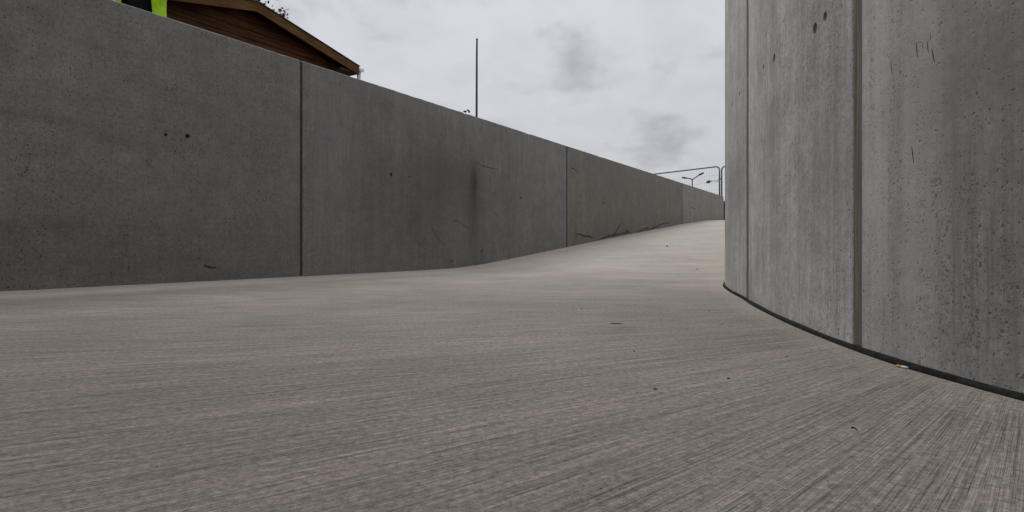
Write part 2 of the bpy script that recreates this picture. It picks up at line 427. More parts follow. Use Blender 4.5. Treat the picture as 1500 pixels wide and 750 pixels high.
    near_shade = t.rng(t.m('ADD', t.blob(so[0], so[1], -1.3, 0.5, 1.7, 1.3), t.m('MULTIPLY', t.m('SUBTRACT', mott, 0.5), 0.5)), 0.25, 0.95, 0, 0.55)
    base = t.mix(near_shade, base, (0.122, 0.104, 0.087))            # lens-falloff darkening of the near floor, painted into the colour
    d, c = t.voro(t.map(obj, (1, 1, 0)), 26)
    sp = t.m('MULTIPLY', t.rng(d, 0.05, 0.02), t.rng(t.sep(c)[0], 0.93, 0.95))
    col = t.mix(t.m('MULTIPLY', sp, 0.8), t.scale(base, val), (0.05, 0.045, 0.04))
    t.color(col)
    t.put(t.bsdf.inputs['Roughness'], t.rng(m2, 0.2, 0.8, 0.82, 0.95))
    h = t.m('ADD', t.m('MULTIPLY', b2, 0.8), t.m('MULTIPLY', multi, 1.2))
    h = t.m('SUBTRACT', h, t.m('MULTIPLY', groove, 0.6))
    h = t.m('ADD', t.m('MULTIPLY', h, br), t.m('MULTIPLY', grit, 0.3))
    t.bump(h, 0.7, 0.0035)
    return t.mat
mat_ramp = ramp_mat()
def ground_mat():
    t = NT('stony_soil', 0.95, 0.15)
    o = t.obj()
    a = t.noise(o, 0.3, 5, 0.6); b = t.noise(o, 18, 5, 0.7)
    c = t.mix(t.rng(a, 0.42, 0.58), (0.16, 0.135, 0.10), (0.055, 0.085, 0.03))
    t.color(t.scale(c, t.rng(b, 0.25, 0.75, 0.55, 1.4))); t.bump(b, 0.9, 0.05); return t.mat
mat_ground = ground_mat()

# ------------------------------------------------------------------ the ramp floor
def graded(a, b, fine0, fine1, df, dc):
    xs = [fine0]
    while xs[-1] < fine1: xs.append(xs[-1] + df)
    d = df
    while xs[-1] < b: d = min(d * 1.12, dc); xs.append(xs[-1] + d)
    d = df
    while xs[0] > a: d = min(d * 1.12, dc); xs.insert(0, xs[0] - d)
    return np.array(xs)
gx = graded(-9.0, 14.5, -1.6, 1.7, 0.045, 0.16)
gy = graded(-5.6, 20.5, -0.2, 4.6, 0.045, 0.16)
X, Y = np.meshgrid(gx, gy)
pts = np.stack([X.ravel(), Y.ravel()], 1)
Z = floor_z(pts[:, 0], pts[:, 1])
# broom strokes: each stroke leaves the inner wall at an angle that turns with the bend
ia = np.arange(0.0, inner.len, 0.02)
ip = inner.at(ia)
kpts = [(-0.2, 90), (0.25, 74), (0.7, 57), (1.0, 45), (1.5, 30), (1.99, 14), (2.69, -4), (4.0, -20), (6.0, -32.48), (30, -32.48)]
nose_a = ia[np.argmin(np.abs(ip[:, 0] - 1.5) + np.abs(ip[:, 1] + 0.2))]
th = np.where(ia > nose_a, np.interp(ip[:, 1], [k[0] for k in kpts], [k[1] for k in kpts]), 90 + (nose_a - ia) * 28)
th = np.where(th > 200, 200, th)
ker = np.ones(25) / 25
th = np.convolve(np.pad(th, 12, mode='edge'), ker, 'valid')
dxy = np.stack([np.cos(np.radians(th)), np.sin(np.radians(th))], 1)
vcoord = np.concatenate([[0], np.cumsum(np.hypot(np.diff(ip[:, 0] - 1.3 * dxy[:, 0]), np.diff(ip[:, 1] - 1.3 * dxy[:, 1])))])
vv = np.zeros(len(pts)); uu = np.zeros(len(pts)); idist = np.full(len(pts), 9.0)
for c0 in range(0, len(pts), 4000):
    q = pts[c0:c0 + 4000]
    rel = q[:, None, :] - ip[None]
    idist[c0:c0 + 4000] = np.sqrt((rel ** 2).sum(2).min(1))
    cr = rel[..., 0] * dxy[None, :, 1] - rel[..., 1] * dxy[None, :, 0]
    al = -(rel[..., 0] * dxy[None, :, 0] + rel[..., 1] * dxy[None, :, 1])
    sgn = (cr[:, :-1] * cr[:, 1:] <= 0) & (al[:, :-1] > -0.3)
    cost = np.where(sgn, np.abs(al[:, :-1]), 1e6)
    j = cost.argmin(1); r = np.arange(len(q))
    ca, cb = cr[r, j], cr[r, j + 1]
    f = np.where(np.abs(ca - cb) > 1e-9, ca / np.where(np.abs(ca - cb) > 1e-9, ca - cb, 1), 0).clip(0, 1)
    vv[c0:c0 + 4000] = vcoord[j] + (vcoord[j + 1] - vcoord[j]) * f
    uu[c0:c0 + 4000] = al[r, j]
odist = -((pts - P0) @ wall_n)
nx, ny = len(gx), len(gy)
idx = np.arange(nx * ny).reshape(ny, nx)
quads = np.stack([idx[:-1, :-1], idx[:-1, 1:], idx[1:, 1:], idx[1:, :-1]], -1).reshape(-1, 4)
# keep what lies in front of the outer wall's back face, behind no wall
cx = pts[quads].mean(1)
scx = (cx - P0) @ wall_u; ocx = (cx - P0) @ wall_n
keep = (ocx < 0.1) & (scx < 19.6)
quads = quads[keep]
used = np.unique(quads); remap = -np.ones(len(pts), int); remap[used] = np.arange(len(used))
me_v = np.column_stack([pts, Z])[used]
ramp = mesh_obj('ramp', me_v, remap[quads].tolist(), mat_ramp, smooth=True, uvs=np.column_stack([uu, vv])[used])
for nm, arr in (('inner_dist', idist), ('outer_dist', np.abs(odist)), ('ramp_pos', (pts - P0) @ wall_u)):
    a = ramp.data.attributes.new(nm, 'FLOAT', 'POINT'); a.data.foreach_set('value', arr[used].astype(np.float32))
tag(ramp, 'broom-finished pale concrete ramp sweeping between the two walls', 'ramp', kind='structure')

# ------------------------------------------------------------------ the upper ground round the ramp
gv, gf = [], []
def poly(ps, z=GROUND_Z):
    b = len(gv); gv.extend([(p[0], p[1], z) for p in ps]); gf.append(list(range(b, b + len(ps))))
back = 0.08
far = 1500
# behind the outer wall (left side), as strips along the path
oa = np.concatenate([np.arange(0, S0 - 4, 0.5), np.linspace(S0 - 4, outer.len + 1.82, 24)])
op = [outer.at(min(a, outer.len)) + (wall_u * max(0, a - outer.len)) + outer.nrm(min(a, outer.len - 0.05)) * back for a in oa]
cen = np.array([3.0, 3.0])
for i in range(len(op) - 1):
    a, b = op[i], op[i + 1]
    da, db = (a - cen) / np.linalg.norm(a - cen), (b - cen) / np.linalg.norm(b - cen)
    poly([a, b, b + db * far, a + da * far])
# beyond the top of the ramp and to the right
e0 = op[-1]; e1 = np.array(un(23.9, -9.9))
d0 = (e0 - cen) / np.linalg.norm(e0 - cen); d1 = (op[0] - cen) / np.linalg.norm(op[0] - cen)
eR = np.array(op[0])
poly([e0, e1, e1 + np.array([0.8, 0.6]) * far, e0 + d0 * far])
poly([e1, eR, eR + d1 * far, e1 + np.array([0.8, 0.6]) * far])
ipoly = [inner.at(a) - inner.nrm(a) * back for a in np.arange(0.0, inner.len, 0.25)]
poly(ipoly)
ground = mesh_obj('ground', gv, gf, mat_ground)
tag(ground, 'stony ground on the upper level behind the walls', 'ground', kind='structure')

# ------------------------------------------------------------------ precast walls
def panel(name, path, a0, a1, z0, z1, thick, side, mat, parent, cham=0.006, step=0.08):
    n = max(2, int((a1 - a0) / step))
    sa = [a0, a0 + cham] + list(np.linspace(a0 + cham, a1 - cham, n)[1:-1]) + [a1 - cham, a1]
    vs, uvs, fs = [], [], []
    for i, a in enumerate(sa):
        p = path.at(a); nr = path.nrm(a) * side
        o = cham if i in (0, len(sa) - 1) else 0.0
        c1 = cham * random.uniform(.7, 1.4) * (2.6 if random.random() < .02 else 1)      # worn, chipped arris
        for (off, z, dv) in ((o, z0, 0), (o, z1 - c1, 0), (o + c1 * random.uniform(.7, 1.3), z1 - .0015 * random.random(), 0.01), (thick, z1, thick), (thick, z0, thick)):
            q = p - nr * off
            vs.append((q[0], q[1], z)); uvs.append((a, z + dv))
    for i in range(len(sa) - 1):
        for k in range(5):
            f = [i * 5 + k, (i + 1) * 5 + k, (i + 1) * 5 + (k + 1) % 5, i * 5 + (k + 1) % 5]
            fs.append(f if side < 0 else f[::-1])
    e = (len(sa) - 1) * 5
    fs.append([0, 1, 2, 3, 4] if side < 0 else [4, 3, 2, 1, 0]); fs.append([e + 4, e + 3, e + 2, e + 1, e] if side < 0 else [e, e + 1, e + 2, e + 3, e + 4])
    o = mesh_obj(name, vs, fs, mat, parent, uvs=uvs)
    o.matrix_parent_inverse = Matrix.Translation(-parent.location)   # parts are laid out in world coordinates
    return o
def drill(obj, holes, depth=0.05):
    """bore tie holes: (xyz on the face, outward direction, radius)"""
    if not holes: return
    cut = MB()
    for p, nrm, r in holes:
        p = Vector(p); nrm = Vector(nrm)
        x = nrm.cross(Vector((0, 0, 1))).normalized(); y = Vector((0, 0, 1)); n = 12
        a = [p + nrm * 0.03 + (x * math.cos(2 * math.pi * k / n) + y * math.sin(2 * math.pi * k / n)) * r * 1.08 for k in range(n)]
        b = [q - nrm * (depth + 0.03) - (q - p - nrm * 0.03) * 0.15 for q in a]
        cut.add(a + b, [[k, (k + 1) % n, n + (k + 1) % n, n + k] for k in range(n)] + [list(range(n))[::-1], [n + k for k in range(n)]])
    c = cut.build('cutter', None)
    bm = bmesh.new(); bm.from_mesh(c.data); bmesh.ops.recalc_face_normals(bm, faces=bm.faces); bm.to_mesh(c.data); bm.free()
    bm = bmesh.new(); bm.from_mesh(obj.data); bmesh.ops.recalc_face_normals(bm, faces=bm.faces); bm.to_mesh(obj.data); bm.free()
    md = obj.modifiers.new('bore', 'BOOLEAN'); md.object = c; md.operation = 'DIFFERENCE'; md.solver = 'EXACT'
    bpy.context.view_layer.update()
    dg = bpy.context.evaluated_depsgraph_get()
    new = bpy.data.meshes.new_from_object(obj.evaluated_get(dg), preserve_all_data_layers=True, depsgraph=dg)
    obj.modifiers.clear(); obj.data = new
    bpy.data.objects.remove(c)

# outer wall: joints where the photo shows them
j1, j2, j3 = (on_outer(p, 200)[0] for p in (441.5, 830.5, 999.5))
joints = [S0 - 8.05, S0 - 3.0, S0 + j1, S0 + j2, S0 + j3, outer.len]
aa = S0 - 8.05
pre = []
while aa - 2.5 > 0: aa -= 2.5; pre.insert(0, aa)
joints = pre + joints
wall_o = empty('concrete_wall', (P0[0], P0[1], 0))
tag(wall_o, 'long straight grey precast concrete wall with weathered panels along the ramp', 'wall')
holes_px = [(275, 199.5, .017), (243, 197.5, .011), (573, 256, .020), (599.5, 259, .010), (763, 290, .017), (749, 290, .009), (706, 368, .014), (661.5, 383, .014), (884.5, 297.5, .02), (962, 306, .018), (970.5, 317.5, .02), (305, 205, .003)]
wall_nv = Vector((-wall_n[0], -wall_n[1], 0))
def gap(a):
    s_ = a - S0
    return 0.02 if s_ < j1 + .5 else (0.030 if s_ < j2 + .5 else (0.04 if s_ < 17 else 0.0))
TONES = [(.97, .97, .97), (1.0, 1.01, 1.0), (.97, .94, .87), (1.30, 1.30, 1.24)]
outer_panels = []
for i in range(len(joints) - 1):
    a0, a1 = joints[i] + gap(joints[i]) / 2, joints[i + 1] - gap(joints[i + 1]) / 2
    curved = a0 < S0 - 4
    pn = panel('panel', outer, a0, a1, -0.25, TOP_L, 0.16, -1, mat_outer, wall_o, cham=0.007, step=0.1 if curved else 0.06)
    hs = []
    for px, py, r in holes_px:
        s, z = on_outer(px, py)
        if a0 < s + S0 < a1: hs.append((outer_xyz(s, z), wall_nv, r))
    drill(pn, hs)
    outer_panels.append((a0, a1, pn))
    tn = TONES[max(0, i - (len(joints) - 5))] if i < len(joints) else TONES[0]
    pn.color = (*tn, 1)
    if i:
        a = joints[i]
        jo = panel('joint_strip', outer, a - gap(a) / 2 - 0.004, a + gap(a) / 2 + 0.004, -0.25, TOP_L - 0.012, 0.13, -1, mat_joint_dark, wall_o, cham=0.001, step=0.02)
        for v in jo.data.vertices:      # recess
            v.co.x += outer.nrm(min(a, outer.len - .1))[0] * 0.004; v.co.y += outer.nrm(min(a, outer.len - .1))[1] * 0.004

# inner wall
ja, jb = inner.hit(1095)[0], inner.hit(1255.5)[0]
W = jb - ja
W = abs(W)
lo_j, hi_j = min(ja, jb), max(ja, jb)
ij = [lo_j, hi_j]
while ij[0] - 1.25 > 0.3: ij.insert(0, ij[0] - 1.25)
while ij[-1] + 1.37 < inner.len: ij.append(ij[-1] + 1.37)
wall_i = empty('concrete_wall', (1.6, 1.5, 0))
tag(wall_i, 'curved pale grey concrete wall of upright panels with black strip at its foot', 'wall')
IG = 0.043
def igap(a): return 0.075 if abs(a - hi_j) < 0.01 else IG
holes_r = [(1193.5, 42, .017), (1208.5, 24, .0135), (1134, 85, .017), (1118.5, 98, .010), (1083, 137.5, .015), (1087, 133, .005), (1072.5, 152.5, .014)]
ih = []
for px, py, r in holes_r:
    a, z = Rw(px, py); p = inner.at(a); nr = inner.nrm(a)
    ih.append((a, Vector((p[0], p[1], z)), Vector((nr[0], nr[1], 0)), r))
for i in range(len(ij) - 1):
    a0, a1 = ij[i] + igap(ij[i]) / 2, ij[i + 1] - igap(ij[i + 1]) / 2
    pn = panel('panel', inner, a0, a1, -0.25, TOP_R, 0.15, 1, mat_inner, wall_i, cham=0.003, step=0.035)
    drill(pn, [h[1:] for h in ih if a0 < h[0] < a1], 0.045)
for a in ij[1:-1]:
    jo = panel('joint_board', inner, a - igap(a) / 2 - 0.003, a + igap(a) / 2 + 0.003, -0.25, TOP_R - 0.02, 0.12, 1, mat_filler, wall_i, cham=0.001, step=0.02)
    nr = inner.nrm(a)
    for v in jo.data.vertices: v.co.x -= nr[0] * 0.0022; v.co.y -= nr[1] * 0.0022
# black foam strip along the foot
fv, ff = [], []
fa = np.arange(ij[0], ij[-1], 0.025)
prof = [(-0.004, -0.02), (0.011, -0.02), (0.0125, 0.002), (0.010, 0.0075), (0.005, 0.010), (-0.004, 0.011)]
for k, a in enumerate(fa):
    p = inner.at(a); nr = inner.nrm(a); w1 = 1 + 0.12 * math.sin(a * 7.3) * math.sin(a * 3.1 + 1); fz = float(floor_z(p[0], p[1]))
    for o, z in prof: fv.append((p[0] + nr[0] * o * w1, p[1] + nr[1] * o * w1, fz + z * (1 + .1 * math.sin(a * 11.0))))
np_ = len(prof)
for k in range(len(fa) - 1):
    for q in range(np_): ff.append([k * np_ + q, k * np_ + (q + 1) % np_, (k + 1) * np_ + (q + 1) % np_, (k + 1) * np_ + q])
ff.append(list(range(np_))); ff.append([(len(fa) - 1) * np_ + q for q in range(np_)][::-1])
strip = mesh_obj('foam_strip', fv, ff, mat_rubber, wall_i, smooth=True)
bm = bmesh.new(); bm.from_mesh(strip.data); bmesh.ops.recalc_face_normals(bm, faces=bm.faces); bm.to_mesh(strip.data); bm.free()

# walls' parts were built in world coordinates: keep them there under their Empty
bpy.context.view_layer.update()
for w in (wall_o, wall_i):
    w['kind'] = 'thing'
    for c in w.children: c.matrix_parent_inverse = w.matrix_world.inverted()

# dark scrawls, cracks and scratches on the faces
mat_scrawl = simple('dark_scrawl', (0.035, 0.032, 0.03), 0.85, 0.2, 0.3, 40)
mat_crack = simple('faint_crack', (0.085, 0.082, 0.078), 0.9, 0.1, 0.2, 40)
def smooth_line(ps, n=6): return [tuple(p) for p in catmull(ps, n)] if len(ps) > 2 else ps
def scrawl(ps, r0, r1, mat=mat_scrawl, name='dark_mark'):
    q = [on_outer(*p) for p in smooth_line(ps)]
    par = [p for p in outer_panels if p[0] <= q[len(q) // 2][0] + S0 <= p[1]]
    if not par: return
    m = MB(); n = len(q)
    rr = [max(0.0012, (r0 + (r1 - r0) * i / (n - 1)) * min(1, 6 * i / n + .25, 6 * (n - 1 - i) / n + .2) * random.uniform(.75, 1.2)) for i in range(n)]
    m.tube([outer_xyz(s, z, 0.0005) for s, z in q], rr, 6, (Vector(wall_nv), 0.22))
    o = m.build(name, mat, par[0][2], True)
    o.matrix_parent_inverse = par[0][2].matrix_world.inverted()
bpy.context.view_layer.update()
for ps, r0, r1 in [
    ([(841, 342.5), (849, 343), (855, 345.5), (862, 346), (870, 349)], .008, .014),
    ([(877, 351), (890, 346.5), (903, 343.5), (915, 341.5), (921, 340)], .010, .012), ([(890, 343), (895, 346), (900, 347)], .006, .006), ([(909.5, 326.5), (905, 335), (900, 342), (892, 347)], .013, .011),
    ([(916, 337), (921, 339.5), (926, 343)], .014, .009), ([(926, 345), (935, 341), (942, 336), (952, 333)], .010, .015), ([(934, 343), (944, 339), (955, 334.5), (960, 327), (962, 314)], .014, .007),
    ([(951, 337), (962, 332), (970, 328), (979, 326), (985, 320), (989, 307)], .012, .006), ([(958, 337), (968, 334.5), (978, 333)], .010, .008),
    ([(837, 246), (842, 248), (848, 254.5)], .008, .005), ([(832, 253), (835, 253.5)], .008, .006), ([(832, 262), (838, 267)], .009, .004),
    ([(950, 285), (957, 268 + 20), (960, 302)], .004, .003), ([(1051, 303), (1050.5, 318)], .012, .010), ([(1012, 303), (1016, 305), (1019, 306)], .008, .006),
    ([(1006, 314), (1010, 318)], .006, .005)]:
    scrawl(ps, r0 * 1.15, r1 * 1.15)
for ps, r in [([(697, 237.5), (708, 243), (722, 247), (732, 248)], .005), ([(630, 327), (637, 342), (646, 354), (655, 362)], .004), ([(663, 325), (670, 323.5), (680, 330), (690, 338)], .005),
              ([(718, 304), (730, 318), (737, 328)], .003), ([(749, 336), (757, 353), (764, 370)], .003), ([(610, 352), (622, 364), (640, 370)], .003), ([(657, 335), (658, 352)], .003),
              ([(708, 363), (705, 375)], .010), ([(450, 372), (456, 367), (464, 366)], .003), ([(298, 388.5), (308, 391.5), (318, 392)], .006), ([(440, 397), (446, 395)], .003), ([(405, 370), (414, 382)], .002)]:
    scrawl(ps, r * 1.5, r * 1.1, mat_crack if r < .006 else mat_scrawl, 'crack')
def scratch(ps, r):
    q = [Rw(*p) for p in ps]; m = MB(); P = []
    for a, z in q:
        p = inner.at(a) + inner.nrm(a) * 0.0002; P.append((p[0], p[1], z))
    nr = inner.nrm(q[0][0])
    m.tube(P, [r * .5] + [r] * (len(P) - 2) + [r * .4] if len(P) > 2 else r, 5, (Vector((nr[0], nr[1], 0)), 0.3))
    par = min(wall_i.children, key=lambda c: abs(np.mean([v.co.x for v in c.data.vertices]) - P[0][0]) + abs(np.mean([v.co.y for v in c.data.vertices]) - P[0][1]) + (0 if c.name.startswith('panel') else 9))
    o = m.build('scratch', mat_scrawl, par); o.matrix_parent_inverse = par.matrix_world.inverted()
for ps, r in [([(1342, 62), (1343, 74), (1344, 84)], .0011), ([(1358, 60), (1359, 70), (1360, 77)], .0009), ([(1365, 72), (1367, 82), (1369, 92)], .0013), ([(1305, 90), (1306, 100), (1307, 110)], .0009), ([(1351, 62), (1351.5, 68), (1352, 73)], .0006),
              ([(1335.5, 215), (1337, 226), (1338.5, 239)], .0014), ([(1289, 164), (1294, 163.5), (1291, 174)], .0004), ([(1362, 48), (1363, 54), (1363, 58)], .0006), ([(1300, 78), (1301, 82), (1301.5, 86)], .0006)]:
    scratch(ps, r)

# ------------------------------------------------------------------ timber cabin behind the outer wall
def wood_mat(name, c0, c1, sx=(3, 40, 40)):
    t = NT(name, 0.7, 0.25)
    o = t.obj(); g = t.noise(t.map(o, sx), 1, 5, 0.6, 0.4); b = t.noise(o, 2.5, 4, 0.6)
    t.color(t.scale(t.mix(t.rng(g, 0.3, 0.7), c0, c1), t.rng(b, 0.3, 0.7, 0.75, 1.2))); t.bump(g, 0.4, 0.004); return t.mat
mat_board = wood_mat('stained_board', (0.032, 0.009, 0.002), (0.125, 0.042, 0.009))
mat_barge = wood_mat('bargeboard_wood', (0.070, 0.031, 0.006), (0.150, 0.072, 0.016))
mat_felt = simple('roof_felt', (0.05, 0.045, 0.042), 0.95, 0.15, 0.3, 25)
mat_white = simple('white_plastic', (0.72, 0.72, 0.71), 0.4, 0.5, 0.06, 8)
mat_glass = simple('dark_glass', (0.02, 0.022, 0.025), 0.08, 0.6, 0.05, 3)
GD = 3.08                                            # gable plane behind the wall
s_ap, z_ap = on_outer(377, 2, GD); s_ev, z_ev = on_outer(526, 97, GD)
half = s_ev - s_ap
cab_p = P0 + wall_u * s_ap + wall_n * GD
cabin = empty('timber_cabin', (cab_p[0], cab_p[1], GROUND_Z), math.atan2(wall_u[1], wall_u[0]))
tag(cabin, 'brown stained timber cabin with low gable roof behind the concrete wall', 'cabin')
apz, evz = z_ap - GROUND_Z, z_ev - GROUND_Z
slope = (apz - evz) / half
DEP = 4.2; OV = 0.22                                 # local x along gable, y away from viewer, barge in plane y=0
wx = half - 0.36
def roof_at(x): return apz - abs(x) * slope
thk = 0.135
zb = 0.0; k = 0
while zb < apz - 0.2:                               # gable cladding, board by board
    zt = zb + 0.118
    xl = wx
    top_lim = lambda x: roof_at(x) - 0.09
    if top_lim(wx) < zt: xl = max(0.05, min(wx, (apz - 0.09 - zt) / slope))
    xb = wx if top_lim(wx) >= zb else max(0.06, min(wx, (apz - 0.09 - zb) / slope))
    m = MB()
    m.hexa([(-xb, OV - .012, zb), (xb, OV - .012, zb), (xb, OV + .03, zb), (-xb, OV + .03, zb), (-xl, OV + 0.004, zt), (xl, OV + 0.004, zt), (xl, OV + .03, zt), (-xl, OV + .03, zt)])
    m.build('board', mat_board, cabin); zb = zt + 0.003; k += 1
for side in (-1, 1):
    m = MB(); m.box((side * wx - .03, OV + .031, 0), (side * wx + .03, OV + DEP, evz - .05)); m.build('side_wall', mat_board, cabin)
    m = MB(); m.box((side * (wx + .001) - .04, OV - .03, 0), (side * (wx + .001) + .04, OV + .02, evz - .02)); m.build('corner_post', mat_board, cabin)
m = MB(); m.box((-wx, OV + DEP, 0), (wx, OV + DEP + .04, evz)); m.build('rear_wall', mat_board, cabin)
for side in (-1, 1):
    x1 = side * half
    m = MB()
    y0, y1 = 0.031, OV + DEP + 0.25
    a = [(0, y0, apz - .03), (x1, y0, evz - .03), (x1, y0, evz - .005), (0, y0, apz - .005)]
    b = [(p[0], y1, p[2]) for p in a]
    m.add(a + b, [(0, 1, 2, 3), (7, 6, 5, 4), (0, 4, 5, 1), (1, 5, 6, 2), (2, 6, 7, 3), (3, 7, 4, 0)])
    rf = m.build('roof_deck', mat_board, cabin)
    m = MB()
    a = [(0, -.012, apz - .004), (x1 * 1.008, -.012, evz - .006), (x1 * 1.008, -.012, evz + .008), (0, -.012, apz + .010)]
    b = [(p[0], y1 + .02, p[2]) for p in a]
    m.add(a + b, [(0, 1, 2, 3), (7, 6, 5, 4), (0, 4, 5, 1), (1, 5, 6, 2), (2, 6, 7, 3), (3, 7, 4, 0)])
    m.build('roof_felt', mat_felt, rf)
    m = MB()
    x0 = side * 0.002
    a = [(x0, 0, apz - .005 - thk), (x1, 0, evz - .005 - thk), (x1, 0, evz - .005), (x0, 0, apz - .005)]
    b = [(p[0], .030, p[2]) for p in a]
    m.add(a + b, [(0, 1, 2, 3), (7, 6, 5, 4), (0, 4, 5, 1), (1, 5, 6, 2), (2, 6, 7, 3), (3, 7, 4, 0)])
    m.build('bargeboard', mat_barge, cabin)
    m = MB(); m.box((x1 - side * .36, .032, evz - .13), (x1 - side * .004, OV + DEP, evz - .10)); m.build('soffit', mat_board, cabin)
    m = MB(); lo, hi = sorted((x1 - side * .024, x1)); m.box((lo, .034, evz - .13), (hi, OV + DEP, evz - .012)); m.build('eave_fascia', mat_barge, cabin)
    m = MB()                                          # half round gutter
    n = 8; gx_ = x1 + side * .055; gvs = []
    for yy in (-.005, OV + DEP + .2):
        for kk in range(n + 1):
            t_ = math.pi + math.pi * kk / n; gvs.append((gx_ + .05 * math.cos(t_), yy, evz - .03 + .05 * math.sin(t_)))
        for kk in range(n, -1, -1):
            t_ = math.pi + math.pi * kk / n; gvs.append((gx_ + .045 * math.cos(t_), yy, evz - .03 + .045 * math.sin(t_)))
    N = 2 * (n + 1)
    m.add(gvs, [[q, (q + 1) % N, N + (q + 1) % N, N + q] for q in range(N)] + [list(range(N)), list(range(2 * N - 1, N - 1, -1))])
    gt = m.build('gutter', mat_white, cabin)
    m = MB(); m.box((gx_ - .048, -.004, evz - .078), (gx_ + .048, 0.003, evz - .028)); m.build('end_cap', mat_white, gt)
    m = MB(); m.tube([(gx_ - side * .012, 0.05, evz - .07), (gx_ - side * .012, 0.05, 0.03)], .033, 10); m.build('downpipe', mat_white, gt, True)
m = MB(); m.box((-.45, OV - .025, 0.02), (.45, OV - .012, 1.95))
dr = m.build('door', mat_barge, cabin)
m = MB(); m.box((.33, OV - .06, .95), (.37, OV - .026, 1.07)); m.build('handle', mat_joint_dark, dr)

# ------------------------------------------------------------------ purple-leaved tree behind the cabin
mat_bark = simple('dark_bark', (0.06, 0.045, 0.04), 0.95, 0.1, 0.35, 12, (1, 1, .2))
def leaf_mat():
    t = NT('purple_leaf', 0.5, 0.35)
    n = t.noise(t.obj(), 9, 3, 0.6)
    t.color(t.mix(t.rng(n, 0.3, 0.7), (0.035, 0.012, 0.024), (0.085, 0.020, 0.045))); return t.mat
mat_leaf = leaf_mat()
tb = P0 + wall_u * (s_ap + 0.9) + wall_n * (GD + 6.3)
tree = empty('purple_plum_tree', (tb[0], tb[1], GROUND_Z))
tag(tree, 'purple-leaved tree with sprigs showing above the cabin roof', 'tree')
tb3 = Vector((tb[0], tb[1], GROUND_Z))
def at3(px, py, y): return Vector(((px - 750) / FPX * y, y, CAM_H + (HORIZON - py) / FPX * y)) - tb3
trunk = MB(); trunk.tube([(0, 0, -.1), (.03, .02, .8), (-.02, .05, 1.7), (.04, 0, 2.6)], [.13, .1, .085, .065], 9)
tr = trunk.build('trunk', mat_bark, tree, True)
leafs = MB(); limbs = MB(); rt = random.Random(4)
def leaf(p, s):
    d = Vector((rt.uniform(-1, 1), rt.uniform(-1, 1), rt.uniform(-.9, .5))).normalized()
    w = d.cross(Vector((rt.uniform(-1, 1), rt.uniform(-1, 1), rt.uniform(-1, 1)))).normalized()
    up = d.cross(w) * 0.12 * s
    leafs.add([p, p + d * s * .5 + w * s * .3 + up, p + d * s, p + d * s * .5 - w * s * .3 + up], [(0, 1, 2), (0, 2, 3)])
fork = Vector((.04, 0, 2.6))
def branch(end, r0, leaves, spread, s=.07, t0=.55):
    mid = fork.lerp(end, .5) + Vector((rt.uniform(-.15, .15), rt.uniform(-.15, .15), .25))
    ps = [Vector(p) for p in catmull([fork, mid, end], 5)]
    limbs.tube(ps, [r0 * (1 - .85 * i / (len(ps) - 1)) for i in range(len(ps))], 5)
    for k in range(leaves):
        t_ = rt.uniform(t0, 1.0); i = min(int(t_ * (len(ps) - 1)), len(ps) - 2)
        base = ps[i].lerp(ps[i + 1], t_ * (len(ps) - 1) - i)
        off = Vector((rt.gauss(0, 1), rt.gauss(0, 1), rt.gauss(0, 1))) * spread
        leaf(base + off, s * rt.uniform(.7, 1.25))
ty = tb[1]
for (px, py, lv, sp) in [(384, -2, 60, .09), (388, -16, 90, .16), (417, 20, 42, .055), (424, 13, 14, .03), (405, 22, 14, .04)]:
    branch(at3(px, py, ty - .2), .03, lv, sp, .075, .9)
for k in range(26):
    a = rt.uniform(0, 2 * math.pi); rr = rt.uniform(.3, 1.5)
    z = 4.25 + rt.uniform(0, 1.9) - .25 * rr
    branch(Vector((math.cos(a) * rr - .5, math.sin(a) * rr * .9 + .5, z)), .035, 130, .22, .075, .8)
tl = limbs.build('limbs', mat_bark, tr, True)
tag(leafs.build('crown', mat_leaf, tree), 'dark purple foliage')

# ------------------------------------------------------------------ lamp column without a head, and the sprout on the wall
mat_pole = simple('dark_galvanised_steel', (0.055, 0.057, 0.058), 0.55, 0.4, 0.15, 4, metal=.4)
def lampcol():
    y = 21.0; x = (698 - 750) / FPX * y
    o = empty('steel_column', (x, y, GROUND_Z))
    top = CAM_H + (HORIZON - 58) / FPX * y - GROUND_Z
    m = MB(); m.tube([(-.012, 0, 0), (-.01, 0, 1.2), (-.008, 0, 1.25), (.012, 0, top - .4), (.016, 0, top)], [.062, .062, .048, .034, .034], 12)
    m.build('shaft', mat_pole, o, True)
    m = MB(); m.tube([(.016, 0, top), (.016, 0, top + .03)], [.040, .036], 12); m.build('cap', mat_pole, o, True)
    m = MB(); m.box((-.19, -.17, 0), (.17, .17, .02)); m.build('base_plate', mat_pole, o)
    m = MB(); m.box((-.05, -.066, .5), (.03, -.058, .9)); m.build('service_door', mat_pole, o)
    tag(o, 'tall bare tapering dark steel column rising behind the concrete wall', 'pole')
lampcol()
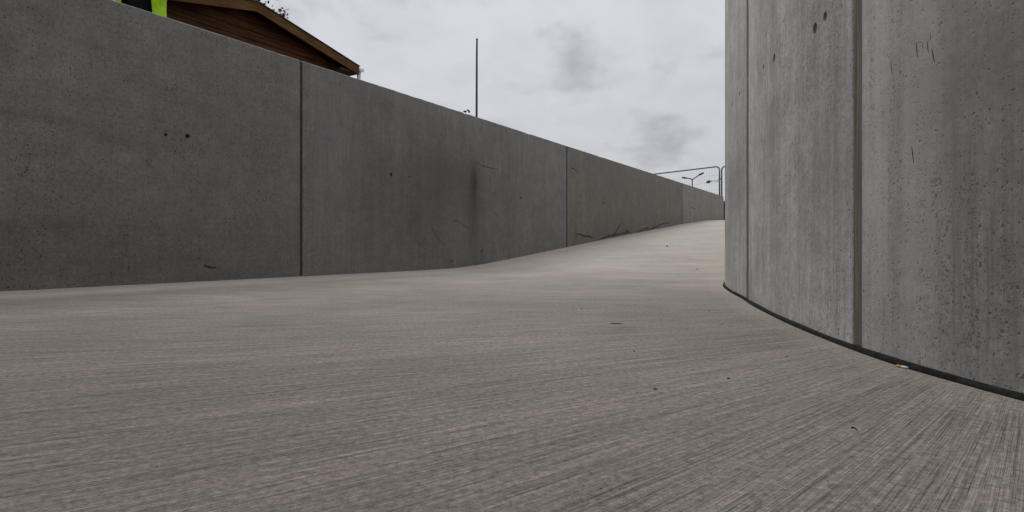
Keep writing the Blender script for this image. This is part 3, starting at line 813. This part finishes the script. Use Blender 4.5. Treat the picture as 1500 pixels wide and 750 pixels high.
def sprout():
    mat_w = simple('weed_leaf', (0.06, 0.075, 0.04), 0.7, 0.3, 0.4, 30)
    s, z = on_outer(684, 166, .10)
    p = outer_xyz(s, TOP_L + .001, .10)
    o = empty('weed_sprout', p); o.scale = (1.5, 1.5, 1.5)
    m = MB(); m.tube([(0, 0, -.005), (-.008, 0, .02), (-.012, 0, .035), (.004, 0, .052), (.016, .003, .05)], [.003, .003, .0028, .0025, .002], 6); m.build('stem', mat_w, o, True)
    rr = random.Random(3)
    for k, (c, dr) in enumerate([((.004, 0, .05), (1, .2, -.3)), ((.012, 0, .05), (.6, -.3, -.9)), ((-.010, 0, .04), (-.7, .3, .2)), ((.002, 0, .052), (.3, .6, .3)), ((.014, .003, .05), (.2, -.5, -1)), ((0, 0, .05), (-.6, -.2, -.5))]):
        c = Vector(c); d = Vector(dr).normalized(); w = d.cross(Vector((0.2, 1, .3))).normalized(); l = .026
        q = MB(); th_ = d.cross(w) * .002
        q.add([c, c + d * l * .5 + w * l * .33 + th_, c + d * l, c + d * l * .5 - w * l * .33 + th_, c + d * l * .5 - th_ * 2], [(0, 1, 4), (1, 2, 4), (2, 3, 4), (3, 0, 4), (0, 3, 1), (3, 2, 1)])
        q.build('leaf', mat_w, o)
    tag(o, 'tiny curled weed sprouting on top of the concrete wall near the bare column', 'weed')
sprout()

# ------------------------------------------------------------------ temporary mesh fence beyond the end of the wall
mat_galv = simple('galvanised_tube', (0.16, 0.165, 0.18), 0.45, 0.5, 0.15, 6, metal=.5)
mat_wire = simple('fence_wire', (0.22, 0.225, 0.24), 0.5, 0.4, 0.1, 6, metal=.4)
mat_block = simple('rubber_block', (0.03, 0.03, 0.03), 0.9, 0.2, 0.3, 10)
def fence_panel(p_right, p_left, label):
    d = Vector((p_left[0] - p_right[0], p_left[1] - p_right[1], 0)); d.normalize()
    o = empty('mesh_fence_panel', (p_right[0], p_right[1], GROUND_Z), math.atan2(d.y, d.x))
    Wd, H0, H1, rc = 3.45, 0.12, H_FENCE, 0.14
    m = MB(); pts = [(0, 0, 0.03), (0, 0, H1 - rc)] + [(rc - rc * math.cos(a), 0, H1 - rc + rc * math.sin(a)) for a in np.linspace(.2, math.pi / 2, 6)]
    pts += [(Wd - rc + rc * math.sin(a), 0, H1 - rc + rc * math.cos(a)) for a in np.linspace(0, math.pi / 2 - .2, 6)] + [(Wd, 0, H1 - rc), (Wd, 0, .03)]
    m.tube(pts, .026, 8); m.build('frame', mat_galv, o, True)
    m = MB(); m.tube([(0, 0, H0 + .08), (Wd, 0, H0 + .08)], .019, 8); m.build('bottom_rail', mat_galv, o, True)
    m = MB()
    for x in np.arange(.10, Wd - .05, .10): m.tube([(x, -.0, H0 + .08), (x, -.0, H1)], .0022, 4)
    for z in np.arange(H0 + .25, H1 - .1, .25): m.tube([(0, .004, z), (Wd, .004, z)], .0022, 4)
    tag(m.build('wire_infill', mat_wire, o), kind='stuff')
    for x in (-.045, Wd + .03):
        m = MB(); m.box((x - .1, -.34, 0), (x + .12, .34, .13)); 
        if x < 0: m.build('rubber_foot', mat_block, o)
    m = MB(); m.box((-.075, -.028, 1.45), (.03, .028, 1.5)); m.build('coupler', mat_galv, o)
    tag(o, label, 'fence')
fy = 20.0
pr = ((1054 - 750) / FPX * fy, fy)
H_FENCE = CAM_H + (HORIZON - 243.5) / FPX * fy - GROUND_Z
zl = (H_FENCE + GROUND_Z - CAM_H) * FPX / (HORIZON - 254.5)
pl = ((962 - 750) / FPX * zl, zl)
fence_panel(pr, pl, 'galvanised mesh fence panel standing behind the low end of the wall')
dv = np.array(pr) - np.array(pl); dv /= np.linalg.norm(dv)
pr2 = np.array(pr) + np.array([.085, 0.0]); far2 = pr2 + np.array([3.45 * .93, -3.45 * .36])
fence_panel(tuple(far2), tuple(pr2), 'second mesh fence panel, mostly hidden behind the curved wall')

# ------------------------------------------------------------------ street lamps far off
mat_lampd = simple('dark_lamp_metal', (0.035, 0.037, 0.04), 0.5, 0.4, 0.1, 4)
mat_palelamp = simple('pale_lamp_metal', (0.42, 0.43, 0.44), 0.5, 0.4, 0.1, 4)
mat_lens = simple('lamp_lens', (0.4, 0.4, 0.4), 0.2, 0.5, 0.05, 4)
def lamp_head(o, a, b, tilt_w, mat):
    a, b = Vector(a), Vector(b); d = (b - a).normalized(); w = Vector((0, 1, 0)); u = d.cross(w) * -1
    if u.z < 0: u = -u
    m = MB(); L_ = (b - a).length
    sec = [(0, .05, .04), (.12, .10, .07), (.55, .16, .08), (.9, .14, .05), (1, .06, .02)]
    vs = []; n = 8
    for t_, ww, hh in sec:
        hh *= max(1.0, tilt_w)
        for k in range(n):
            an = 2 * math.pi * k / n; vs.append(a + d * L_ * t_ + w * ww * math.cos(an) + u * hh * math.sin(an))
    fs = [[i * n + k, i * n + (k + 1) % n, (i + 1) * n + (k + 1) % n, (i + 1) * n + k] for i in range(len(sec) - 1) for k in range(n)] + [list(range(n))[::-1], [(len(sec) - 1) * n + k for k in range(n)]]
    m.add(vs, fs); h = m.build('lamp_head', mat, o, True)
    m = MB(); c = a + d * L_ * .55 - u * .085
    m.add([c - d * .2 - w * .1, c + d * .2 - w * .1, c + d * .2 + w * .1, c - d * .2 + w * .1, c - d * .2 - w * .1 + u * .03, c + d * .2 - w * .1 + u * .03, c + d * .2 + w * .1 + u * .03, c - d * .2 + w * .1 + u * .03],
          [(3, 2, 1, 0), (4, 5, 6, 7), (0, 1, 5, 4), (1, 2, 6, 5), (2, 3, 7, 6), (3, 0, 4, 7)])
    m.build('lens', mat_lens, h)
def lamp_xyz(px, py, y): return ((px - 750) / FPX * y, CAM_H + (HORIZON - py) / FPX * y)
def double_lamp():
    y = 57.0; x0, zf = lamp_xyz(1014, 263.5, y)
    o = empty('street_lamp', (x0, y, GROUND_Z)); q = lambda px, py: (lamp_xyz(px, py, y)[0] - x0, 0, lamp_xyz(px, py, y)[1] - GROUND_Z)
    m = MB(); m.tube([(0, 0, 0), (0, 0, 1.4), (0, 0, 1.45), q(1014, 263)], [.1, .1, .075, .055], 10); m.build('pole', mat_lampd, o, True)
    for pts in ([(1014, 263.5), (1018, 260.5), (1024.5, 256)], [(1014, 263.5), (1011, 261.8), (1007, 261)]):
        m = MB(); m.tube([q(*p) for p in pts], .05, 8); m.build('arm', mat_lampd, o, True)
    lamp_head(o, q(1023.5, 256.5), q(1031, 253), 1.3, mat_lampd); lamp_head(o, q(1007.5, 261.2), q(998.5, 259.5), 0, mat_lampd)
    m = MB(); m.tube([(0, 0, 0), (0, 0, .06)], .2, 12); m.build('base', mat_lampd, o, True)
    tag(o, 'dark twin-arm street lamp seen through the mesh fence', 'street lamp')
double_lamp()
def single_lamp():
    y = 66.0; x0, zf = lamp_xyz(1054.5, 266, y)
    o = empty('street_lamp', (x0, y, GROUND_Z)); q = lambda px, py: (lamp_xyz(px, py, y)[0] - x0, 0, lamp_xyz(px, py, y)[1] - GROUND_Z)
    m = MB(); m.tube([(0, 0, 0), (0, 0, 1.4), (0, 0, 1.45), q(1054.5, 265)], [.1, .1, .075, .055], 10); m.build('pole', mat_galv, o, True)
    m = MB(); m.tube([q(1054.5, 265.2), (q(1047, 264.8)), q(1038, 265.6)], .05, 8); m.build('arm', mat_palelamp, o, True)
    lamp_head(o, q(1041, 265.4), q(1034.5, 267.2), 2.0, mat_lampd)
    m = MB(); m.tube([(0, 0, 0), (0, 0, .06)], .2, 12); m.build('base', mat_galv, o, True)
    tag(o, 'single-arm street lamp with dark head seen through the mesh fence', 'street lamp')
single_lamp()

# black litter bin just past the end of the wall
def bin_():
    mb = simple('black_bin_plastic', (0.012, 0.012, 0.013), 0.5, 0.35, 0.2, 6)
    y = 19.3; x = (1062.5 - 750) / FPX * y
    o = empty('litter_bin', (x + .09, y, GROUND_Z - .004))
    m = MB(); m.hexa([(-.17, -.17, 0), (.17, -.17, 0), (.17, .17, 0), (-.17, .17, 0), (-.2, -.2, .58), (.2, -.2, .58), (.2, .2, .58), (-.2, .2, .58)]); m.build('body', mb, o)
    m = MB(); m.hexa([(-.215, -.215, .581), (.215, -.215, .581), (.215, .215, .581), (-.215, .215, .581), (-.15, -.15, .67), (.15, -.15, .67), (.15, .15, .67), (-.15, .15, .67)]); m.build('lid', mb, o)
    m = MB(); m.box((-.1, -.206, .46), (.1, -.192, .53)); m.build('slot', mb, o)
    tag(o, 'black bin in the gap at the far end of the concrete wall', 'bin')
bin_()

# ------------------------------------------------------------------ person in open hi-vis jacket on the upper level
mat_dark = simple('black_cloth', (0.008, 0.008, 0.009), 0.9, 0.15, 0.2, 30)
mat_hv = simple('fluorescent_yellow_cloth', (0.42, 0.72, 0.012), 0.75, 0.25, 0.15, 14)
mat_refl = simple('reflective_tape', (0.55, 0.55, 0.53), 0.35, 0.5, 0.05, 20)
mat_skin = simple('skin', (0.45, 0.27, 0.19), 0.55, 0.35, 0.08, 18)
mat_hair = simple('brown_hair', (0.05, 0.03, 0.02), 0.7, 0.3, 0.3, 60)
mat_boot = simple('brown_boot', (0.06, 0.035, 0.02), 0.7, 0.3, 0.2, 20)
def person():
    py_ = 4.75
    o = empty('person', ((203 - 750) / FPX * py_, py_, GROUND_Z), R(26))
    # skeleton: facing local -y
    J = [('pelvis', (0, 0, .94), (.15, .11)), ('waist', (0, .01, 1.08), (.135, .10)), ('chest', (0, 0, 1.30), (.165, .115)), ('neckb', (0, .01, 1.47), (.075, .065)), ('neck', (0, 0, 1.55), (.056, .056)),
         ('headb', (0, -.02, 1.62), (.07, .085)), ('headm', (0, -.015, 1.70), (.078, .098)), ('headt', (0, 0, 1.775), (.055, .07))]
    for sd, s in (('l', -1), ('r', 1)):
        J += [('hip' + sd, (s * .10, 0, .88), (.095, .10)), ('knee' + sd, (s * .125, -.01, .49), (.06, .062)), ('calf' + sd, (s * .13, .012, .34), (.056, .06)), ('ankle' + sd, (s * .135, .02, .09), (.038, .042)),
              ('ball' + sd, (s * .145, -.10, .045), (.042, .034)), ('toe' + sd, (s * .15, -.17, .035), (.034, .024)),
              ('sho' + sd, (s * .185, .01, 1.425), (.062, .06)), ('elb' + sd, (s * .235, -.13, 1.245), (.042, .042)), ('wri' + sd, (s * .13, -.33, 1.34), (.028, .024)), ('palm' + sd, (s * .10, -.405, 1.36), (.036, .02))]
        for f, (dx, dy, ln, r) in enumerate([(-.033, -.01, .06, .009), (-.012, -.015, .085, .0095), (.008, -.012, .09, .0095), (.028, -.006, .078, .0085)]):
            J += [(f'f{f}a' + sd, (s * .085, -.445, 1.362 + dx), (r, r)), (f'f{f}b' + sd, (s * (.075 - ln * .15), -.445 - ln * .5, 1.362 + dx * 1.05), (r, r)), (f'f{f}c' + sd, (s * (.065 - ln * .4), -.445 - ln * .85, 1.36 + dx), (r * .8, r * .8))]
        J += [('tha' + sd, (s * .085, -.40, 1.405), (.011, .011)), ('thb' + sd, (s * .065, -.42, 1.425), (.010, .010)), ('thc' + sd, (s * .045, -.44, 1.435), (.008, .008))]
    E = [('pelvis', 'waist'), ('waist', 'chest'), ('chest', 'neckb'), ('neckb', 'neck'), ('neck', 'headb'), ('headb', 'headm'), ('headm', 'headt')]
    for s in 'lr':
        E += [('pelvis', 'hip' + s), ('hip' + s, 'knee' + s), ('knee' + s, 'calf' + s), ('calf' + s, 'ankle' + s), ('ankle' + s, 'ball' + s), ('ball' + s, 'toe' + s), ('chest', 'sho' + s), ('sho' + s, 'elb' + s), ('elb' + s, 'wri' + s), ('wri' + s, 'palm' + s)]
        for f in range(4): E += [('palm' + s, f'f{f}a' + s), (f'f{f}a' + s, f'f{f}b' + s), (f'f{f}b' + s, f'f{f}c' + s)]
        E += [('palm' + s, 'tha' + s), ('tha' + s, 'thb' + s), ('thb' + s, 'thc' + s)]
    ix = {j[0]: i for i, j in enumerate(J)}
    me = bpy.data.meshes.new('body'); me.from_pydata([j[1] for j in J], [(ix[a], ix[b]) for a, b in E], [])
    b = bpy.data.objects.new('body', me); COL.objects.link(b)
    b.modifiers.new('skin', 'SKIN'); sub = b.modifiers.new('sub', 'SUBSURF'); sub.levels = sub.render_levels = 2
    for i, j in enumerate(J): me.skin_vertices[0].data[i].radius = j[2]
    me.skin_vertices[0].data[0].use_root = True
    bpy.context.view_layer.update(); dg = bpy.context.evaluated_depsgraph_get()
    nm = bpy.data.meshes.new_from_object(b.evaluated_get(dg), depsgraph=dg); b.modifiers.clear(); b.data = nm
    nm.materials.clear()
    for mt in (mat_dark, mat_skin, mat_boot): nm.materials.append(mt)
    for p in nm.polygons:
        c = p.center; p.use_smooth = True
        p.material_index = 2 if c.z < .12 else (1 if (c.z > 1.5 or (c.y < -.30)) else 0)
    b.parent = o
    # face
    m = MB(); m.add([(-.014, -.108, 1.675), (.014, -.108, 1.675), (0, -.104, 1.725), (0, -.138, 1.682)], [(0, 1, 3), (1, 2, 3), (2, 0, 3)]); m.build('nose', mat_skin, o)
    for s in (-1, 1):
        m = MB(); m.tube([(s * .031 - .012, -.102, 1.715), (s * .031, -.108, 1.718), (s * .031 + .012, -.102, 1.715)], [.003, .007, .003], 8); m.build('eye', mat_dark, o, True)
        m = MB(); m.tube([(s * .080, .0, 1.665), (s * .090, .008, 1.69), (s * .086, .012, 1.72)], [.008, .014, .009], 8); m.build('ear', mat_skin, o, True)
    m = MB(); m.tube([(-.022, -.100, 1.642), (0, -.108, 1.640), (.022, -.100, 1.642)], [.003, .006, .003], 8); m.build('mouth', simple('lips', (.35, .14, .11)), o, True)
    vs, fs = [], []
    for i in range(9):
        ph = i / 8 * 1.75
        for k in range(20):
            a = 2 * math.pi * k / 20; front = max(0, -math.sin(a)) ** 2
            p_ = ph * (1 - .42 * front)
            vs.append((.091 * math.sin(p_) * math.cos(a), .004 + .112 * math.sin(p_) * math.sin(a), 1.715 + .105 * math.cos(p_)))
    for i in range(8):
        for k in range(20): fs.append([i * 20 + k, i * 20 + (k + 1) % 20, (i + 1) * 20 + (k + 1) % 20, (i + 1) * 20 + k])
    mesh_obj('hair', vs, fs, mat_hair, o, True)
    # open jacket: shell round the back with two front flaps
    secs = [(.90, .205, .165, .62), (1.00, .20, .155, .60), (1.12, .195, .15, .56), (1.25, .20, .155, .48), (1.38, .205, .15, .36), (1.46, .15, .12, .30), (1.50, .085, .085, .35)]
    n = 26; vs, fs = [], []
    for lay in (0, 1):
        for (z, rx, ry, gap) in secs:
            for k in range(n):
                a = -math.pi / 2 + gap + (2 * math.pi - 2 * gap) * k / (n - 1)
                flare = 1 + .05 * math.sin(k * 1.9) * (1.2 - z) * 2
                r_ = 1 - .03 * lay
                zz = z - (.02 * math.cos((a + math.pi / 2) * 2) if z == .90 else 0)
                vs.append((rx * r_ * flare * math.cos(a), .01 + ry * r_ * flare * math.sin(a), zz))
    ns = len(secs); off = ns * n
    for i in range(ns - 1):
        for k in range(n - 1):
            fs.append([i * n + k, i * n + k + 1, (i + 1) * n + k + 1, (i + 1) * n + k]); fs.append([off + (i + 1) * n + k, off + (i + 1) * n + k + 1, off + i * n + k + 1, off + i * n + k])
        fs.append([i * n, (i + 1) * n, off + (i + 1) * n, off + i * n]); e = n - 1; fs.append([off + i * n + e, off + (i + 1) * n + e, (i + 1) * n + e, i * n + e])
    for k in range(n - 1):
        fs.append([off + k, off + k + 1, k + 1, k]); t0 = (ns - 1) * n; fs.append([t0 + k, t0 + k + 1, off + t0 + k + 1, off + t0 + k])
    jk = mesh_obj('jacket', vs, fs, mat_hv, o, True)
    for s in (-1, 1):
        m = MB(); m.tube([(s * .15, .01, 1.43), (s * .205, -.01, 1.39), (s * .235, -.10, 1.27), (s * .225, -.16, 1.255), (s * .14, -.31, 1.335)], [.07, .075, .062, .058, .044], 12); m.build('sleeve', mat_hv, jk, True)
    for z, rx, ry in ((1.235, .208, .163), (1.36, .213, .160)):
        vs, fs = [], []
        for zz in (z - .025, z + .025):
            for k in range(n):
                a = -math.pi / 2 + .62 + (2 * math.pi - 1.24) * k / (n - 1); vs.append((rx * math.cos(a), .01 + ry * math.sin(a), zz))
        for k in range(n - 1): fs.append([k, k + 1, n + k + 1, n + k])
        mesh_obj('reflective_band', vs, fs, mat_refl, jk, True)
    tag(o, 'person in open fluorescent yellow jacket over black clothes behind the wall', 'person')
person()

# ------------------------------------------------------------------ litter on the ramp
mat_twig = simple('twig_brown', (0.06, 0.045, 0.032), 0.9, 0.1, 0.3, 60)
mat_dry = simple('dry_leaf', (0.085, 0.055, 0.03), 0.85, 0.2, 0.3, 60)
mat_paper = simple('cigarette_paper', (0.55, 0.53, 0.48), 0.7, 0.3, 0.05, 60)
mat_filter = simple('cigarette_filter', (0.42, 0.27, 0.07), 0.75, 0.3, 0.2, 90)
mat_stone = simple('dark_chip', (0.055, 0.052, 0.048), 0.9, 0.2, 0.3, 60)
def butt():
    p = on_floor(1324, 539.5); q = on_floor(1333, 541)
    p = Vector((p.x - .004, p.y, 0)); d = Vector((0.30, -.95, 0)).normalized()
    o = empty('cigarette_end', (p.x, p.y, .0028), math.atan2(d.y, d.x)); o.scale = (.82, .82, .82)
    m = MB(); m.tube([(-.013, 0, 0), (-.001, 0, 0)], .0032, 10); m.build('filter', mat_filter, o, True)
    m = MB(); m.tube([(-.001, 0, 0), (.010, 0, .0004), (.016, .001, 0)], [.0032, .0030, .0024], 10); m.build('paper_tube', mat_paper, o, True)
    tag(o, 'white and yellow cigarette end lying against the black strip', 'cigarette end')
butt()
def twig(px0, py0, px1, py1, r, label):
    a, b = on_floor(px0, py0), on_floor(px1, py1); c = (a + b) / 2
    m = MB(); m.tube([a - c + Vector((0, 0, r)), (b - a) * .1 + Vector((.002, .006, r * 1.6)), b - c + Vector((0, 0, r))], [r, r * .9, r * .5], 6)
    o = m.build('twig', mat_twig); o.location = c; tag(o, label, 'twig')
twig(895, 474.5, 912, 476, .0015, 'thin brown twig lying alone on the pale ramp')
twig(1247, 629.5, 1256, 631.5, .0011, 'short pale twig pressed into the broomed concrete near the curved wall')
def scrap(px, py, size, label, cat, mat, name, seed, group=None):
    rr = random.Random(seed); p = on_floor(px, py); m = MB(); n = 7
    ring = [Vector((math.cos(2 * math.pi * k / n) * size * rr.uniform(.6, 1.1), math.sin(2 * math.pi * k / n) * size * .55 * rr.uniform(.6, 1.1), size * rr.uniform(.02, .38))) for k in range(n)]
    top = [v * .55 + Vector((0, 0, size * rr.uniform(.25, .5))) for v in ring]
    m.add(ring + top, [[k, (k + 1) % n, n + (k + 1) % n, n + k] for k in range(n)] + [list(range(n))[::-1], [n + k for k in range(n)]])
    o = m.build(name, mat); o.location = p; o.rotation_euler = (0, 0, rr.uniform(0, 6)); tag(o, label, cat, group)
scrap(1021, 395, .014, 'largest dark curled leaf lying on the ramp beside the curved wall', 'leaf', mat_dry, 'dry_leaf', 1)
scrap(977, 361.5, .03, 'brown leaf lying far up the ramp below the scrawled panel', 'leaf', mat_dry, 'dry_leaf', 2)
scrap(993, 403, .008, 'small brown leaf scrap on the ramp', 'leaf', mat_dry, 'dry_leaf', 3, 'small leaf scraps')
for k, (px, py) in enumerate([(1039, 456), (1057, 475.5), (930, 447), (1067, 556), (1152, 523.5), (960, 571)]):
    scrap(px, py, .0045, 'small brown leaf scrap on the ramp', 'leaf', mat_dry, 'dry_leaf', 10 + k, 'small leaf scraps')
for k, (px, py) in enumerate([(622, 474), (731, 610), (289, 458), (852, 453), (929, 515.5), (98, 440), (908, 725), (880, 730), (1041, 696), (1213, 705), (710, 617), (1399, 707), (1415, 730), (1170, 541), (896, 561)]):
    scrap(px, py, .0016 + .0026 * (py < 520), 'tiny dark stone chip on the ramp', 'stone chip', mat_stone, 'stone_chip', 30 + k, 'stone chips scattered on the ramp')
